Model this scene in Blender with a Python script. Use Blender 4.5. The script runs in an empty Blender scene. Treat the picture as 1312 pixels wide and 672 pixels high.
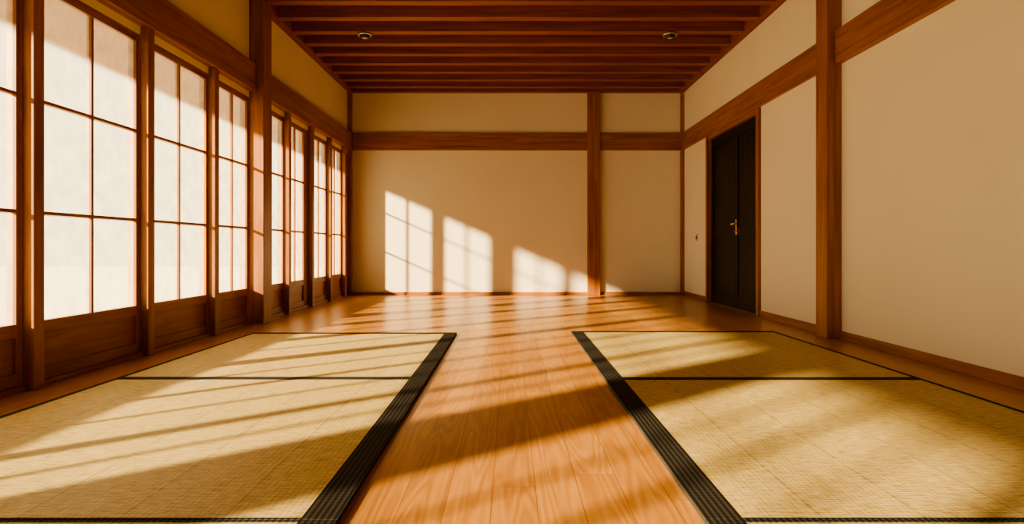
import bpy, math, random
from mathutils import Vector
random.seed(3)
S = bpy.context.scene
S.view_settings.view_transform = 'AgX'
S.view_settings.look = 'AgX - Medium High Contrast'
S.view_settings.exposure = 0.5

XL, XR, YB, YF, H = -2.72, 2.88, 10.46, -4.0, 3.53
# ---------------------------------------------------------------- materials
def newmat(name):
    m = bpy.data.materials.new(name); m.use_nodes = True
    nt = m.node_tree
    for n in list(nt.nodes): nt.nodes.remove(n)
    out = nt.nodes.new('ShaderNodeOutputMaterial')
    b = nt.nodes.new('ShaderNodeBsdfPrincipled')
    nt.links.new(b.outputs[0], out.inputs[0])
    return m, nt, b, out
def ramp(nt, stops):
    r = nt.nodes.new('ShaderNodeValToRGB')
    e = r.color_ramp.elements
    e[0].position, e[0].color = stops[0][0], (*stops[0][1], 1)
    e[1].position, e[1].color = stops[-1][0], (*stops[-1][1], 1)
    for p, c in stops[1:-1]:
        x = e.new(p); x.color = (*c, 1)
    return r
def mth(nt, op, a, b=None):
    n = nt.nodes.new('ShaderNodeMath'); n.operation = op
    for i, v in enumerate((a, b)):
        if v is None: continue
        if isinstance(v, (int, float)): n.inputs[i].default_value = v
        else: nt.links.new(v, n.inputs[i])
    return n.outputs[0]
def wood(name, c1, c2, axis, rough=0.45, spec=0.4):
    m, nt, b, out = newmat(name)
    tc = nt.nodes.new('ShaderNodeTexCoord')
    mp = nt.nodes.new('ShaderNodeMapping')
    sc = [14, 14, 14]; sc['xyz'.index(axis)] = 0.8
    mp.inputs['Scale'].default_value = sc
    nt.links.new(tc.outputs['Object'], mp.inputs[0])
    n = nt.nodes.new('ShaderNodeTexNoise')
    n.inputs['Scale'].default_value = 1.6; n.inputs['Detail'].default_value = 8
    n.inputs['Distortion'].default_value = 0.6
    nt.links.new(mp.outputs[0], n.inputs['Vector'])
    r = ramp(nt, [(0.3, c1), (0.5, tuple((a+b_)/2 for a, b_ in zip(c1, c2))), (0.72, c2)])
    nt.links.new(n.outputs[0], r.inputs[0])
    nt.links.new(r.outputs[0], b.inputs['Base Color'])
    b.inputs['Roughness'].default_value = rough
    b.inputs['Specular IOR Level'].default_value = spec
    bp = nt.nodes.new('ShaderNodeBump'); bp.inputs['Strength'].default_value = 0.12
    bp.inputs['Distance'].default_value = 0.004
    nt.links.new(n.outputs[0], bp.inputs['Height']); nt.links.new(bp.outputs[0], b.inputs['Normal'])
    return m
BR1, BR2 = (0.20, 0.062, 0.016), (0.40, 0.15, 0.042)
wx = wood('cedar_wood_x', BR1, BR2, 'x'); wy = wood('cedar_wood_y', BR1, BR2, 'y'); wz = wood('cedar_wood_z', BR1, BR2, 'z')
CB1, CB2 = (0.17, 0.034, 0.009), (0.31, 0.080, 0.020)
cx = wood('ceiling_beam_wood', CB1, CB2, 'x', 0.5); cy = wood('ceiling_board_wood', CB1, CB2, 'y', 0.6)
dkz = wood('black_lacquer_wood', (0.004, 0.003, 0.002), (0.010, 0.007, 0.005), 'z', 0.45, 0.2)

def plaster(name, c):
    m, nt, b, out = newmat(name)
    tc = nt.nodes.new('ShaderNodeTexCoord')
    n = nt.nodes.new('ShaderNodeTexNoise'); n.inputs['Scale'].default_value = 1.3; n.inputs['Detail'].default_value = 6
    nt.links.new(tc.outputs['Object'], n.inputs['Vector'])
    r = ramp(nt, [(0.3, tuple(v*0.95 for v in c)), (0.7, c)])
    nt.links.new(n.outputs[0], r.inputs[0]); nt.links.new(r.outputs[0], b.inputs['Base Color'])
    f = nt.nodes.new('ShaderNodeTexNoise'); f.inputs['Scale'].default_value = 120; f.inputs['Detail'].default_value = 4
    nt.links.new(tc.outputs['Object'], f.inputs['Vector'])
    bp = nt.nodes.new('ShaderNodeBump'); bp.inputs['Strength'].default_value = 0.15; bp.inputs['Distance'].default_value = 0.002
    nt.links.new(f.outputs[0], bp.inputs['Height']); nt.links.new(bp.outputs[0], b.inputs['Normal'])
    b.inputs['Roughness'].default_value = 0.85; b.inputs['Specular IOR Level'].default_value = 0.2
    return m
pl = plaster('warm_plaster', (0.79, 0.72, 0.60))

def floor_mat():
    m, nt, b, out = newmat('polished_plank_floor')
    L = nt.links
    tc = nt.nodes.new('ShaderNodeTexCoord')
    sp = nt.nodes.new('ShaderNodeSeparateXYZ'); L.new(tc.outputs['Object'], sp.inputs[0])
    pw = 0.142
    row = mth(nt, 'FLOOR', mth(nt, 'DIVIDE', sp.outputs[0], pw))
    wn = nt.nodes.new('ShaderNodeTexWhiteNoise'); wn.noise_dimensions = '1D'; L.new(row, wn.inputs['W'])
    yo = mth(nt, 'ADD', sp.outputs[1], mth(nt, 'MULTIPLY', wn.outputs[0], 7.0))
    seg = mth(nt, 'FLOOR', mth(nt, 'DIVIDE', yo, 4.3))
    wn2 = nt.nodes.new('ShaderNodeTexWhiteNoise'); wn2.noise_dimensions = '2D'
    cb = nt.nodes.new('ShaderNodeCombineXYZ'); L.new(row, cb.inputs[0]); L.new(seg, cb.inputs[1]); L.new(cb.outputs[0], wn2.inputs['Vector'])
    cg = nt.nodes.new('ShaderNodeCombineXYZ')
    L.new(mth(nt, 'MULTIPLY', sp.outputs[0], 8.0), cg.inputs[0])
    L.new(mth(nt, 'MULTIPLY', yo, 0.7), cg.inputs[1])
    L.new(mth(nt, 'MULTIPLY', wn2.outputs[0], 37.0), cg.inputs[2])
    n = nt.nodes.new('ShaderNodeTexNoise'); n.inputs['Scale'].default_value = 1.0; n.inputs['Detail'].default_value = 1.5
    L.new(cg.outputs[0], n.inputs['Vector'])
    ring = mth(nt, 'SINE', mth(nt, 'MULTIPLY', n.outputs[0], 75.0))
    ring = mth(nt, 'ADD', mth(nt, 'MULTIPLY', ring, 0.5), 0.5)
    cf = nt.nodes.new('ShaderNodeCombineXYZ')
    L.new(mth(nt, 'MULTIPLY', sp.outputs[0], 90.0), cf.inputs[0]); L.new(mth(nt, 'MULTIPLY', yo, 1.2), cf.inputs[1])
    n2 = nt.nodes.new('ShaderNodeTexNoise'); n2.inputs['Scale'].default_value = 1.0; n2.inputs['Detail'].default_value = 4
    L.new(cf.outputs[0], n2.inputs['Vector'])
    v = mth(nt, 'ADD', mth(nt, 'MULTIPLY', ring, 0.20), mth(nt, 'MULTIPLY', n2.outputs[0], 0.42))
    v = mth(nt, 'ADD', v, mth(nt, 'MULTIPLY', wn2.outputs[0], 0.22))
    r = ramp(nt, [(0.10, (0.30, 0.12, 0.028)), (0.42, (0.46, 0.21, 0.055)), (0.80, (0.62, 0.33, 0.10))])
    L.new(v, r.inputs[0])
    fr = mth(nt, 'ABSOLUTE', mth(nt, 'SUBTRACT', mth(nt, 'FRACT', mth(nt, 'DIVIDE', sp.outputs[0], pw)), 0.5))
    s1 = mth(nt, 'GREATER_THAN', fr, 0.490)
    fr2 = mth(nt, 'FRACT', mth(nt, 'DIVIDE', yo, 4.3)); s2 = mth(nt, 'LESS_THAN', fr2, 0.0007)
    s = mth(nt, 'MAXIMUM', s1, s2)
    mx = nt.nodes.new('ShaderNodeMix'); mx.data_type = 'RGBA'
    L.new(mth(nt, 'MULTIPLY', s, 0.55), mx.inputs[0]); L.new(r.outputs[0], mx.inputs[6]); mx.inputs[7].default_value = (0.10, 0.03, 0.008, 1)
    L.new(mx.outputs[2], b.inputs['Base Color'])
    L.new(mth(nt, 'ADD', mth(nt, 'MULTIPLY', n2.outputs[0], 0.06), 0.27), b.inputs['Roughness'])
    b.inputs['Specular IOR Level'].default_value = 0.36
    return m
flm = floor_mat()

def tatami_mat():
    m, nt, b, out = newmat('woven_rush_tatami'); L = nt.links
    tc = nt.nodes.new('ShaderNodeTexCoord')
    sp = nt.nodes.new('ShaderNodeSeparateXYZ'); L.new(tc.outputs['Object'], sp.inputs[0])
    def nz(sc, s, d=6, rgh=0.6):
        mp = nt.nodes.new('ShaderNodeMapping'); mp.inputs['Scale'].default_value = sc; L.new(tc.outputs['Object'], mp.inputs[0])
        n = nt.nodes.new('ShaderNodeTexNoise'); n.inputs['Scale'].default_value = s; n.inputs['Detail'].default_value = d; n.inputs['Roughness'].default_value = rgh
        L.new(mp.outputs[0], n.inputs['Vector']); return n.outputs[0]
    a = nz((12, 85, 5), 1.3, 5); c = nz((100, 9, 5), 1.3, 4); d = nz((1, 1, 1), 1.6, 4)
    w1 = mth(nt, 'SINE', mth(nt, 'MULTIPLY', sp.outputs[1], 2*math.pi/0.016))
    w2 = mth(nt, 'SINE', mth(nt, 'MULTIPLY', sp.outputs[0], 2*math.pi/0.020))
    v = mth(nt, 'ADD', mth(nt, 'MULTIPLY', a, 0.80), mth(nt, 'MULTIPLY', c, 0.32))
    v = mth(nt, 'ADD', v, mth(nt, 'MULTIPLY', d, 0.14))
    v = mth(nt, 'ADD', v, mth(nt, 'MULTIPLY', w2, 0.032))
    v = mth(nt, 'ADD', v, mth(nt, 'MULTIPLY', w1, 0.032))
    seam = mth(nt, 'GREATER_THAN', mth(nt, 'ABSOLUTE', mth(nt, 'SUBTRACT', mth(nt, 'FRACT', mth(nt, 'DIVIDE', sp.outputs[0], 0.30)), 0.5)), 0.4925)
    v = mth(nt, 'SUBTRACT', v, mth(nt, 'MULTIPLY', seam, 0.17))
    r = ramp(nt, [(0.38, (0.19, 0.125, 0.042)), (0.60, (0.50, 0.38, 0.155)), (0.82, (0.74, 0.59, 0.27))])
    L.new(v, r.inputs[0]); L.new(r.outputs[0], b.inputs['Base Color'])
    b.inputs['Roughness'].default_value = 0.5; b.inputs['Specular IOR Level'].default_value = 0.35
    bp = nt.nodes.new('ShaderNodeBump'); bp.inputs['Strength'].default_value = 0.6; bp.inputs['Distance'].default_value = 0.003
    L.new(v, bp.inputs['Height']); L.new(bp.outputs[0], b.inputs['Normal'])
    return m
ttm = tatami_mat()
def border_mat():
    m, nt, b, out = newmat('black_cloth_border'); L = nt.links
    tc = nt.nodes.new('ShaderNodeTexCoord')
    sp = nt.nodes.new('ShaderNodeSeparateXYZ'); L.new(tc.outputs['Object'], sp.inputs[0])
    w = mth(nt, 'SINE', mth(nt, 'MULTIPLY', sp.outputs[0], 2*math.pi/0.019))
    w2 = mth(nt, 'SINE', mth(nt, 'MULTIPLY', sp.outputs[1], 2*math.pi/0.012))
    v = mth(nt, 'ADD', mth(nt, 'MULTIPLY', w, 0.30), mth(nt, 'MULTIPLY', w2, 0.18))
    v = mth(nt, 'ADD', v, 0.5)
    r = ramp(nt, [(0.25, (0.010, 0.009, 0.008)), (0.95, (0.065, 0.056, 0.046))])
    L.new(v, r.inputs[0]); L.new(r.outputs[0], b.inputs['Base Color'])
    b.inputs['Roughness'].default_value = 0.8; b.inputs['Specular IOR Level'].default_value = 0.1
    bp = nt.nodes.new('ShaderNodeBump'); bp.inputs['Strength'].default_value = 0.3; bp.inputs['Distance'].default_value = 0.002
    L.new(v, bp.inputs['Height']); L.new(bp.outputs[0], b.inputs['Normal'])
    return m
bdm = border_mat()
def paper_mat():
    m, nt, b, out = newmat('shoji_paper'); L = nt.links
    nt.nodes.remove(b)
    tc = nt.nodes.new('ShaderNodeTexCoord')
    n = nt.nodes.new('ShaderNodeTexNoise'); n.inputs['Scale'].default_value = 9; n.inputs['Detail'].default_value = 9
    L.new(tc.outputs['Object'], n.inputs['Vector'])
    r = ramp(nt, [(0.3, (0.56, 0.54, 0.39)), (0.7, (0.84, 0.81, 0.60))]); L.new(n.outputs[0], r.inputs[0])
    tl = nt.nodes.new('ShaderNodeBsdfTranslucent'); L.new(r.outputs[0], tl.inputs[0])
    df = nt.nodes.new('ShaderNodeBsdfDiffuse'); L.new(r.outputs[0], df.inputs[0])
    m1 = nt.nodes.new('ShaderNodeMixShader'); m1.inputs[0].default_value = 0.35
    L.new(tl.outputs[0], m1.inputs[1]); L.new(df.outputs[0], m1.inputs[2])
    tr = nt.nodes.new('ShaderNodeBsdfTransparent')
    m2 = nt.nodes.new('ShaderNodeMixShader'); m2.inputs[0].default_value = 0.57
    L.new(m1.outputs[0], m2.inputs[1]); L.new(tr.outputs[0], m2.inputs[2]); L.new(m2.outputs[0], out.inputs[0])
    return m
ppm = paper_mat()
def simple(name, c, rough, metal=0.0):
    m, nt, b, out = newmat(name)
    n = nt.nodes.new('ShaderNodeTexNoise'); n.inputs['Scale'].default_value = 20
    r = ramp(nt, [(0.3, tuple(v*0.9 for v in c)), (0.7, c)]); nt.links.new(n.outputs[0], r.inputs[0]); nt.links.new(r.outputs[0], b.inputs['Base Color'])
    b.inputs['Roughness'].default_value = rough; b.inputs['Metallic'].default_value = metal
    return m
brass = simple('brass', (0.85, 0.55, 0.2), 0.25, 1); chrome = simple('satin_steel', (0.55, 0.52, 0.48), 0.25, 1)
blk = simple('black_metal', (0.01, 0.01, 0.01), 0.4); gravel = simple('pale_gravel', (0.6, 0.57, 0.5), 0.9)
lens = simple('lamp_glass', (0.5, 0.45, 0.4), 0.1)

# ---------------------------------------------------------------- mesh builder
class MB:
    def __init__(s): s.v=[]; s.f=[]; s.m=[]; s.mats=[]
    def mi(s, m):
        if m not in s.mats: s.mats.append(m)
        return s.mats.index(m)
    def box(s, x0,x1,y0,y1,z0,z1, m):
        i=len(s.v); k=s.mi(m)
        s.v += [(x0,y0,z0),(x1,y0,z0),(x1,y1,z0),(x0,y1,z0),(x0,y0,z1),(x1,y0,z1),(x1,y1,z1),(x0,y1,z1)]
        for q in ((0,3,2,1),(4,5,6,7),(0,1,5,4),(1,2,6,5),(2,3,7,6),(3,0,4,7)):
            s.f.append(tuple(i+a for a in q)); s.m.append(k)
    def quad(s, pts, m):
        i=len(s.v); s.v += pts; s.f.append(tuple(range(i,i+4))); s.m.append(s.mi(m))
    def lathe(s, c, prof, axis, m, seg=32):
        i=len(s.v); k=s.mi(m)
        for r,o in prof:
            for a in range(seg):
                t=2*math.pi*a/seg; u,w=r*math.cos(t), r*math.sin(t)
                p={'x':(o,u,w),'y':(u,o,w),'z':(u,w,o)}[axis]
                s.v.append((c[0]+p[0],c[1]+p[1],c[2]+p[2]))
        for j in range(len(prof)-1):
            for a in range(seg):
                b=(a+1)%seg
                s.f.append((i+j*seg+a,i+j*seg+b,i+(j+1)*seg+b,i+(j+1)*seg+a)); s.m.append(k)
        for j in (0,len(prof)-1):
            s.f.append(tuple(i+j*seg+a for a in range(seg))); s.m.append(k)
    def make(s, name, bevel=0.0, origin=None):
        if origin is None:
            lo=[min(v[a] for v in s.v) for a in range(3)]; hi=[max(v[a] for v in s.v) for a in range(3)]
            origin=[(a+b)/2 for a,b in zip(lo,hi)]
        me=bpy.data.meshes.new(name)
        me.from_pydata([(v[0]-origin[0],v[1]-origin[1],v[2]-origin[2]) for v in s.v],[],s.f)
        for m in s.mats: me.materials.append(m)
        for p,k in zip(me.polygons,s.m): p.material_index=k
        me.update()
        o=bpy.data.objects.new(name,me); o.location=origin; S.collection.objects.link(o)
        if bevel>0:
            md=o.modifiers.new('bevel','BEVEL'); md.width=bevel; md.segments=2; md.limit_method='ANGLE'
        return o
def one(name, x0,x1,y0,y1,z0,z1, m, bevel=0.0):
    b=MB(); b.box(x0,x1,y0,y1,z0,z1,m); return b.make(name,bevel)

# ---------------------------------------------------------------- shell
T=0.15
one('floor', XL-T,XR+T,YF-T,YB+T,-0.12,0.0, flm)
one('ceiling',XL-T,XR+T,YF-T,YB+T,H,H+0.12,cy)
one('wall_back', XL-T,XR+T,YB,YB+T,0,H,pl)
one('wall_front', XL-T,XR+T,YF-T,YF,0,H,pl)
DY0,DY1,DZ=7.27,9.08,2.36
one('wall_right',XR,XR+T,YF,DY0,0,H,pl)
one('wall_right.001',XR,XR+T,DY1,YB,0,H,pl)
one('wall_right.002',XR,XR+T,DY0,DY1,2.42,H,pl)
WT=2.36
one('wall_left',XL-T,XL,YF,YB,WT,H,pl)

# ---------------------------------------------------------------- windows (shoji)
wins=[(9.30,10.01),(8.52,9.20),(7.56,8.22),(6.74,7.48),(5.77,6.46),(4.68,5.60),(3.58,4.56),(2.56,3.46),
      (1.66,2.56),(1.00,1.62),(-0.55,0.30),(-1.45,-0.55),(-2.45,-1.55),(-3.35,-2.45)]
PX=-2.745
for i,(a,c) in enumerate(wins):
    b=MB(); fx0,fx1=-2.775,-2.725; st=0.022
    b.box(fx0,fx1,a,a+st,0.03,WT,wz); b.box(fx0,fx1,c-st,c,0.03,WT,wz)
    b.box(fx0,fx1,a+st,c-st,2.30,WT,wy); b.box(fx0,fx1,a+st,c-st,0.30,0.373,wy); b.box(fx0,fx1,a+st,c-st,0.03,0.10,wy)
    b.box(-2.765,-2.742,a+st,c-st,0.10,0.30,wy)
    mid=(a+c)/2
    b.box(-2.762,-2.728,mid-0.011,mid+0.011,0.373,2.30,wz)
    for z in (1.0,1.65): b.box(-2.760,-2.730,a+st,c-st,z-0.010,z+0.010,wy)
    b.quad([(PX,a+st,0.373),(PX,c-st,0.373),(PX,c-st,2.30),(PX,a+st,2.30)],ppm)
    b.make('window_%d'%(i+1),0.002)
b=MB()
for (a,c) in [(10.01,10.36),(9.20,9.30),(8.22,8.52),(7.48,7.56),(5.60,5.77),(4.56,4.68),(3.46,3.58),(1.62,1.66),(0.30,1.00),(-1.55,-1.45),(-4.0,-3.35)]: b.box(-2.80,XL,a,c,0.0,WT,wz)  # wide solid stretch beside the camera is unseen, added to shade the near floor
for (a,c) in [(10.01,10.08),(9.21,9.29),(8.36,8.44),(7.48,7.56),(5.61,5.69),(4.58,4.66),(3.48,3.56),(-1.54,-1.46)]:
    b.box(-2.80,-2.66,a,c,0.0,2.42,wz)
b.make('trim_1',0.004)
one('trim_2',-2.80,-2.70,YF,10.36,0.0,0.03,wy,0.003)
one('trim_3',-2.82,-2.57,6.48,6.70,0.0,H-0.16,wz,0.006)
one('shade_pillar',-2.82,-2.57,0.50,0.75,0.0,H-0.16,wz,0.006)  # unseen pillar, added to block sun and cast the dark floor band
one('trim_5',XR-0.13,XR+0.05,5.44,5.64,0.0,H-0.16,wz,0.006)
one('trim_6',XL-0.06,XL+0.07,YF,10.38,2.42,2.71,wy,0.006)
one('trim_7',XR-0.03,XR+0.05,5.64,10.40,2.42,2.71,wy,0.006)
one('trim_8',XR-0.06,XR+0.05,YF,5.44,2.40,2.69,wy,0.006)
one('trim_9',XL+0.07,XR-0.03,YB-0.05,YB+0.03,2.42,2.71,wx,0.006)
one('trim_10',1.27,1.48,YB-0.09,YB+0.03,0.0,3.38,wz,0.006)
one('trim_11',XL-0.05,XL+0.06,YB-0.10,YB+0.03,0.0,3.38,wz,0.006)
one('trim_12',XR-0.05,XR+0.05,YB-0.08,YB+0.03,0.0,3.38,wz,0.006)
one('trim_13',XL,XL+0.10,YF,YB,3.38,H,cy,0.004)
one('trim_14',XR-0.10,XR,YF,YB,3.38,H,cy,0.004)
b=MB(); ys=[7.0,7.46,7.90,8.32,8.75,9.17,9.60,10.02,10.36]
y=6.54
while y>YF: ys.append(y); y-=0.46
for y in ys: b.box(XL+0.10,XR-0.10,y,min(y+0.12,YB),3.38,H,cx)
b.make('ceiling_beams',0.005)
one('baseboard_back',XL+0.06,1.27,YB-0.02,YB,0,0.05,wx,0.002)
one('baseboard_back.001',1.48,XR-0.05,YB-0.02,YB,0,0.05,wx,0.002)
one('baseboard_right',XR-0.02,XR,5.64,DY0-0.07,0,0.07,wy,0.002)
one('baseboard_right.001',XR-0.02,XR,DY1+0.07,YB-0.08,0,0.07,wy,0.002)
one('baseboard_right.002',XR-0.02,XR,YF,5.44,0,0.07,wy,0.002)

# ---------------------------------------------------------------- door
b=MB()
b.box(XR-0.035,XR+T,DY0-0.07,DY0,0,2.42,wz); b.box(XR-0.035,XR+T,DY1,DY1+0.07,0,2.42,wz); b.box(XR-0.02,XR+T,DY0,DY1,DZ,2.42,wy)
b.make('trim_15',0.003)
mid=8.12
def leaf(a,c):
    b=MB(); x0,x1=XR+0.03,XR+0.07
    s=0.09
    b.box(x0,x1,a,a+s,0.005,DZ,dkz); b.box(x0,x1,c-s,c,0.005,DZ,dkz)
    for z0,z1 in ((0.005,0.16),(0.95,1.05),(DZ-0.12,DZ)): b.box(x0,x1,a+s,c-s,z0,z1,dkz)
    n=4; w=(c-a-2*s)/n
    for k in range(n): b.box(x0+0.012,x1-0.008,a+s+k*w+0.002,a+s+(k+1)*w-0.002,0.16,DZ-0.12,dkz)
    b.box(x1-0.01,x1,a+s,c-s,0.16,DZ-0.12,dkz)
    return b
leaf(mid+0.003,DY1-0.002).make('door_1',0.003)
d=leaf(DY0+0.002,mid-0.003)
hy=mid-0.05
d.box(XR+0.022,XR+0.03,hy-0.022,hy+0.022,0.96,1.16,brass)
d.lathe((XR+0.022,hy,1.10),[(0.012,0),(0.012,-0.04),(0.02,-0.045),(0.02,-0.06),(0.008,-0.065)],'x',brass,20)
d.box(XR-0.038,XR-0.024,hy-0.12,hy+0.012,1.09,1.11,brass)
d.lathe((XR+0.022,hy,1.0),[(0.014,0),(0.014,-0.008),(0.006,-0.012)],'x',brass,20)
d.make('door_2',0.002)
b=MB()
b.box(XR-0.008,XR,9.64,9.70,0.90,1.0,chrome); b.box(XR-0.02,XR-0.008,9.655,9.685,0.93,0.965,blk)
b.make('light_switch',0.002)

# ---------------------------------------------------------------- ceiling spots
for x in (-1.77,1.92):
    b=MB(); c=(x,7.55,3.38)
    b.lathe(c,[(0.06,0),(0.088,-0.0),(0.092,-0.012),(0.086,-0.022),(0.07,-0.024),(0.066,-0.016)],'z',chrome,40)
    b.lathe(c,[(0.064,-0.010),(0.062,-0.035),(0.048,-0.052),(0.040,-0.055),(0.036,-0.046)],'z',blk,40)
    b.lathe(c,[(0.034,-0.046),(0.026,-0.056),(0.010,-0.060)],'z',lens,32)
    o=b.make('ceiling_spotlight')
    for p in o.data.polygons: p.use_smooth = len(p.vertices)==4

# ---------------------------------------------------------------- tatami
TH=0.014
def tatami(x0,x1,y0,y1,inner,far,near):
    b=MB(); wi,wo=0.108,0.026
    xa=x0+(wi if inner=='l' else wo); xb=x1-(wi if inner=='r' else wo)
    ya=y0+near; yb=y1-far
    b.box(xa,xb,ya,yb,0,TH,ttm)
    b.box(x0,xa,y0,y1,0,TH+0.002,bdm); b.box(xb,x1,y0,y1,0,TH+0.002,bdm)
    b.box(xa,xb,y0,ya,0,TH+0.0015,bdm); b.box(xa,xb,yb,y1,0,TH+0.0015,bdm)
    b.make('tatami_mat',0.0015)
for (y0,y1,f,n) in ((3.745,5.74,0.08,0.035),(1.80,3.74,0.035,0.012),(-0.15,1.795,0.012,0.02)):
    tatami(-2.37,-0.50,y0,y1,'r',f,n)
for (y0,y1,f,n) in ((3.735,5.84,0.08,0.035),(1.80,3.73,0.035,0.012),(-0.15,1.795,0.012,0.02)):
    tatami(0.56,2.45,y0,y1,'l',f,n)

# ---------------------------------------------------------------- outside
one('gravel_ground',-40,XL-T-0.02,-40,40,-0.5,-0.45,gravel)
one('roof_eave',-4.13,XL-T,YF-8,YB+2,2.62,2.72,wy)

w=bpy.data.worlds.new('sky'); S.world=w; w.use_nodes=True
bg=w.node_tree.nodes['Background']; bg.inputs[0].default_value=(1.0,0.90,0.68,1); bg.inputs[1].default_value=1.0
sd=bpy.data.lights.new('sun','SUN'); sd.energy=25; sd.angle=math.radians(2.0); sd.color=(1.0,0.775,0.43)
so=bpy.data.objects.new('sun',sd); so.location=(-12,-8,8)
so.rotation_euler=Vector((1.25,1.0,-0.555)).to_track_quat('-Z','Y').to_euler(); S.collection.objects.link(so)

cd=bpy.data.cameras.new('camera'); cd.sensor_width=36; cd.lens=800/1312*36; cd.shift_y=-19/1312; cd.shift_x=1/1312; cd.clip_start=0.05
co=bpy.data.objects.new('camera',cd); co.location=(0,0,0.8); co.rotation_euler=(math.pi/2,0,0); S.collection.objects.link(co)
S.camera=co
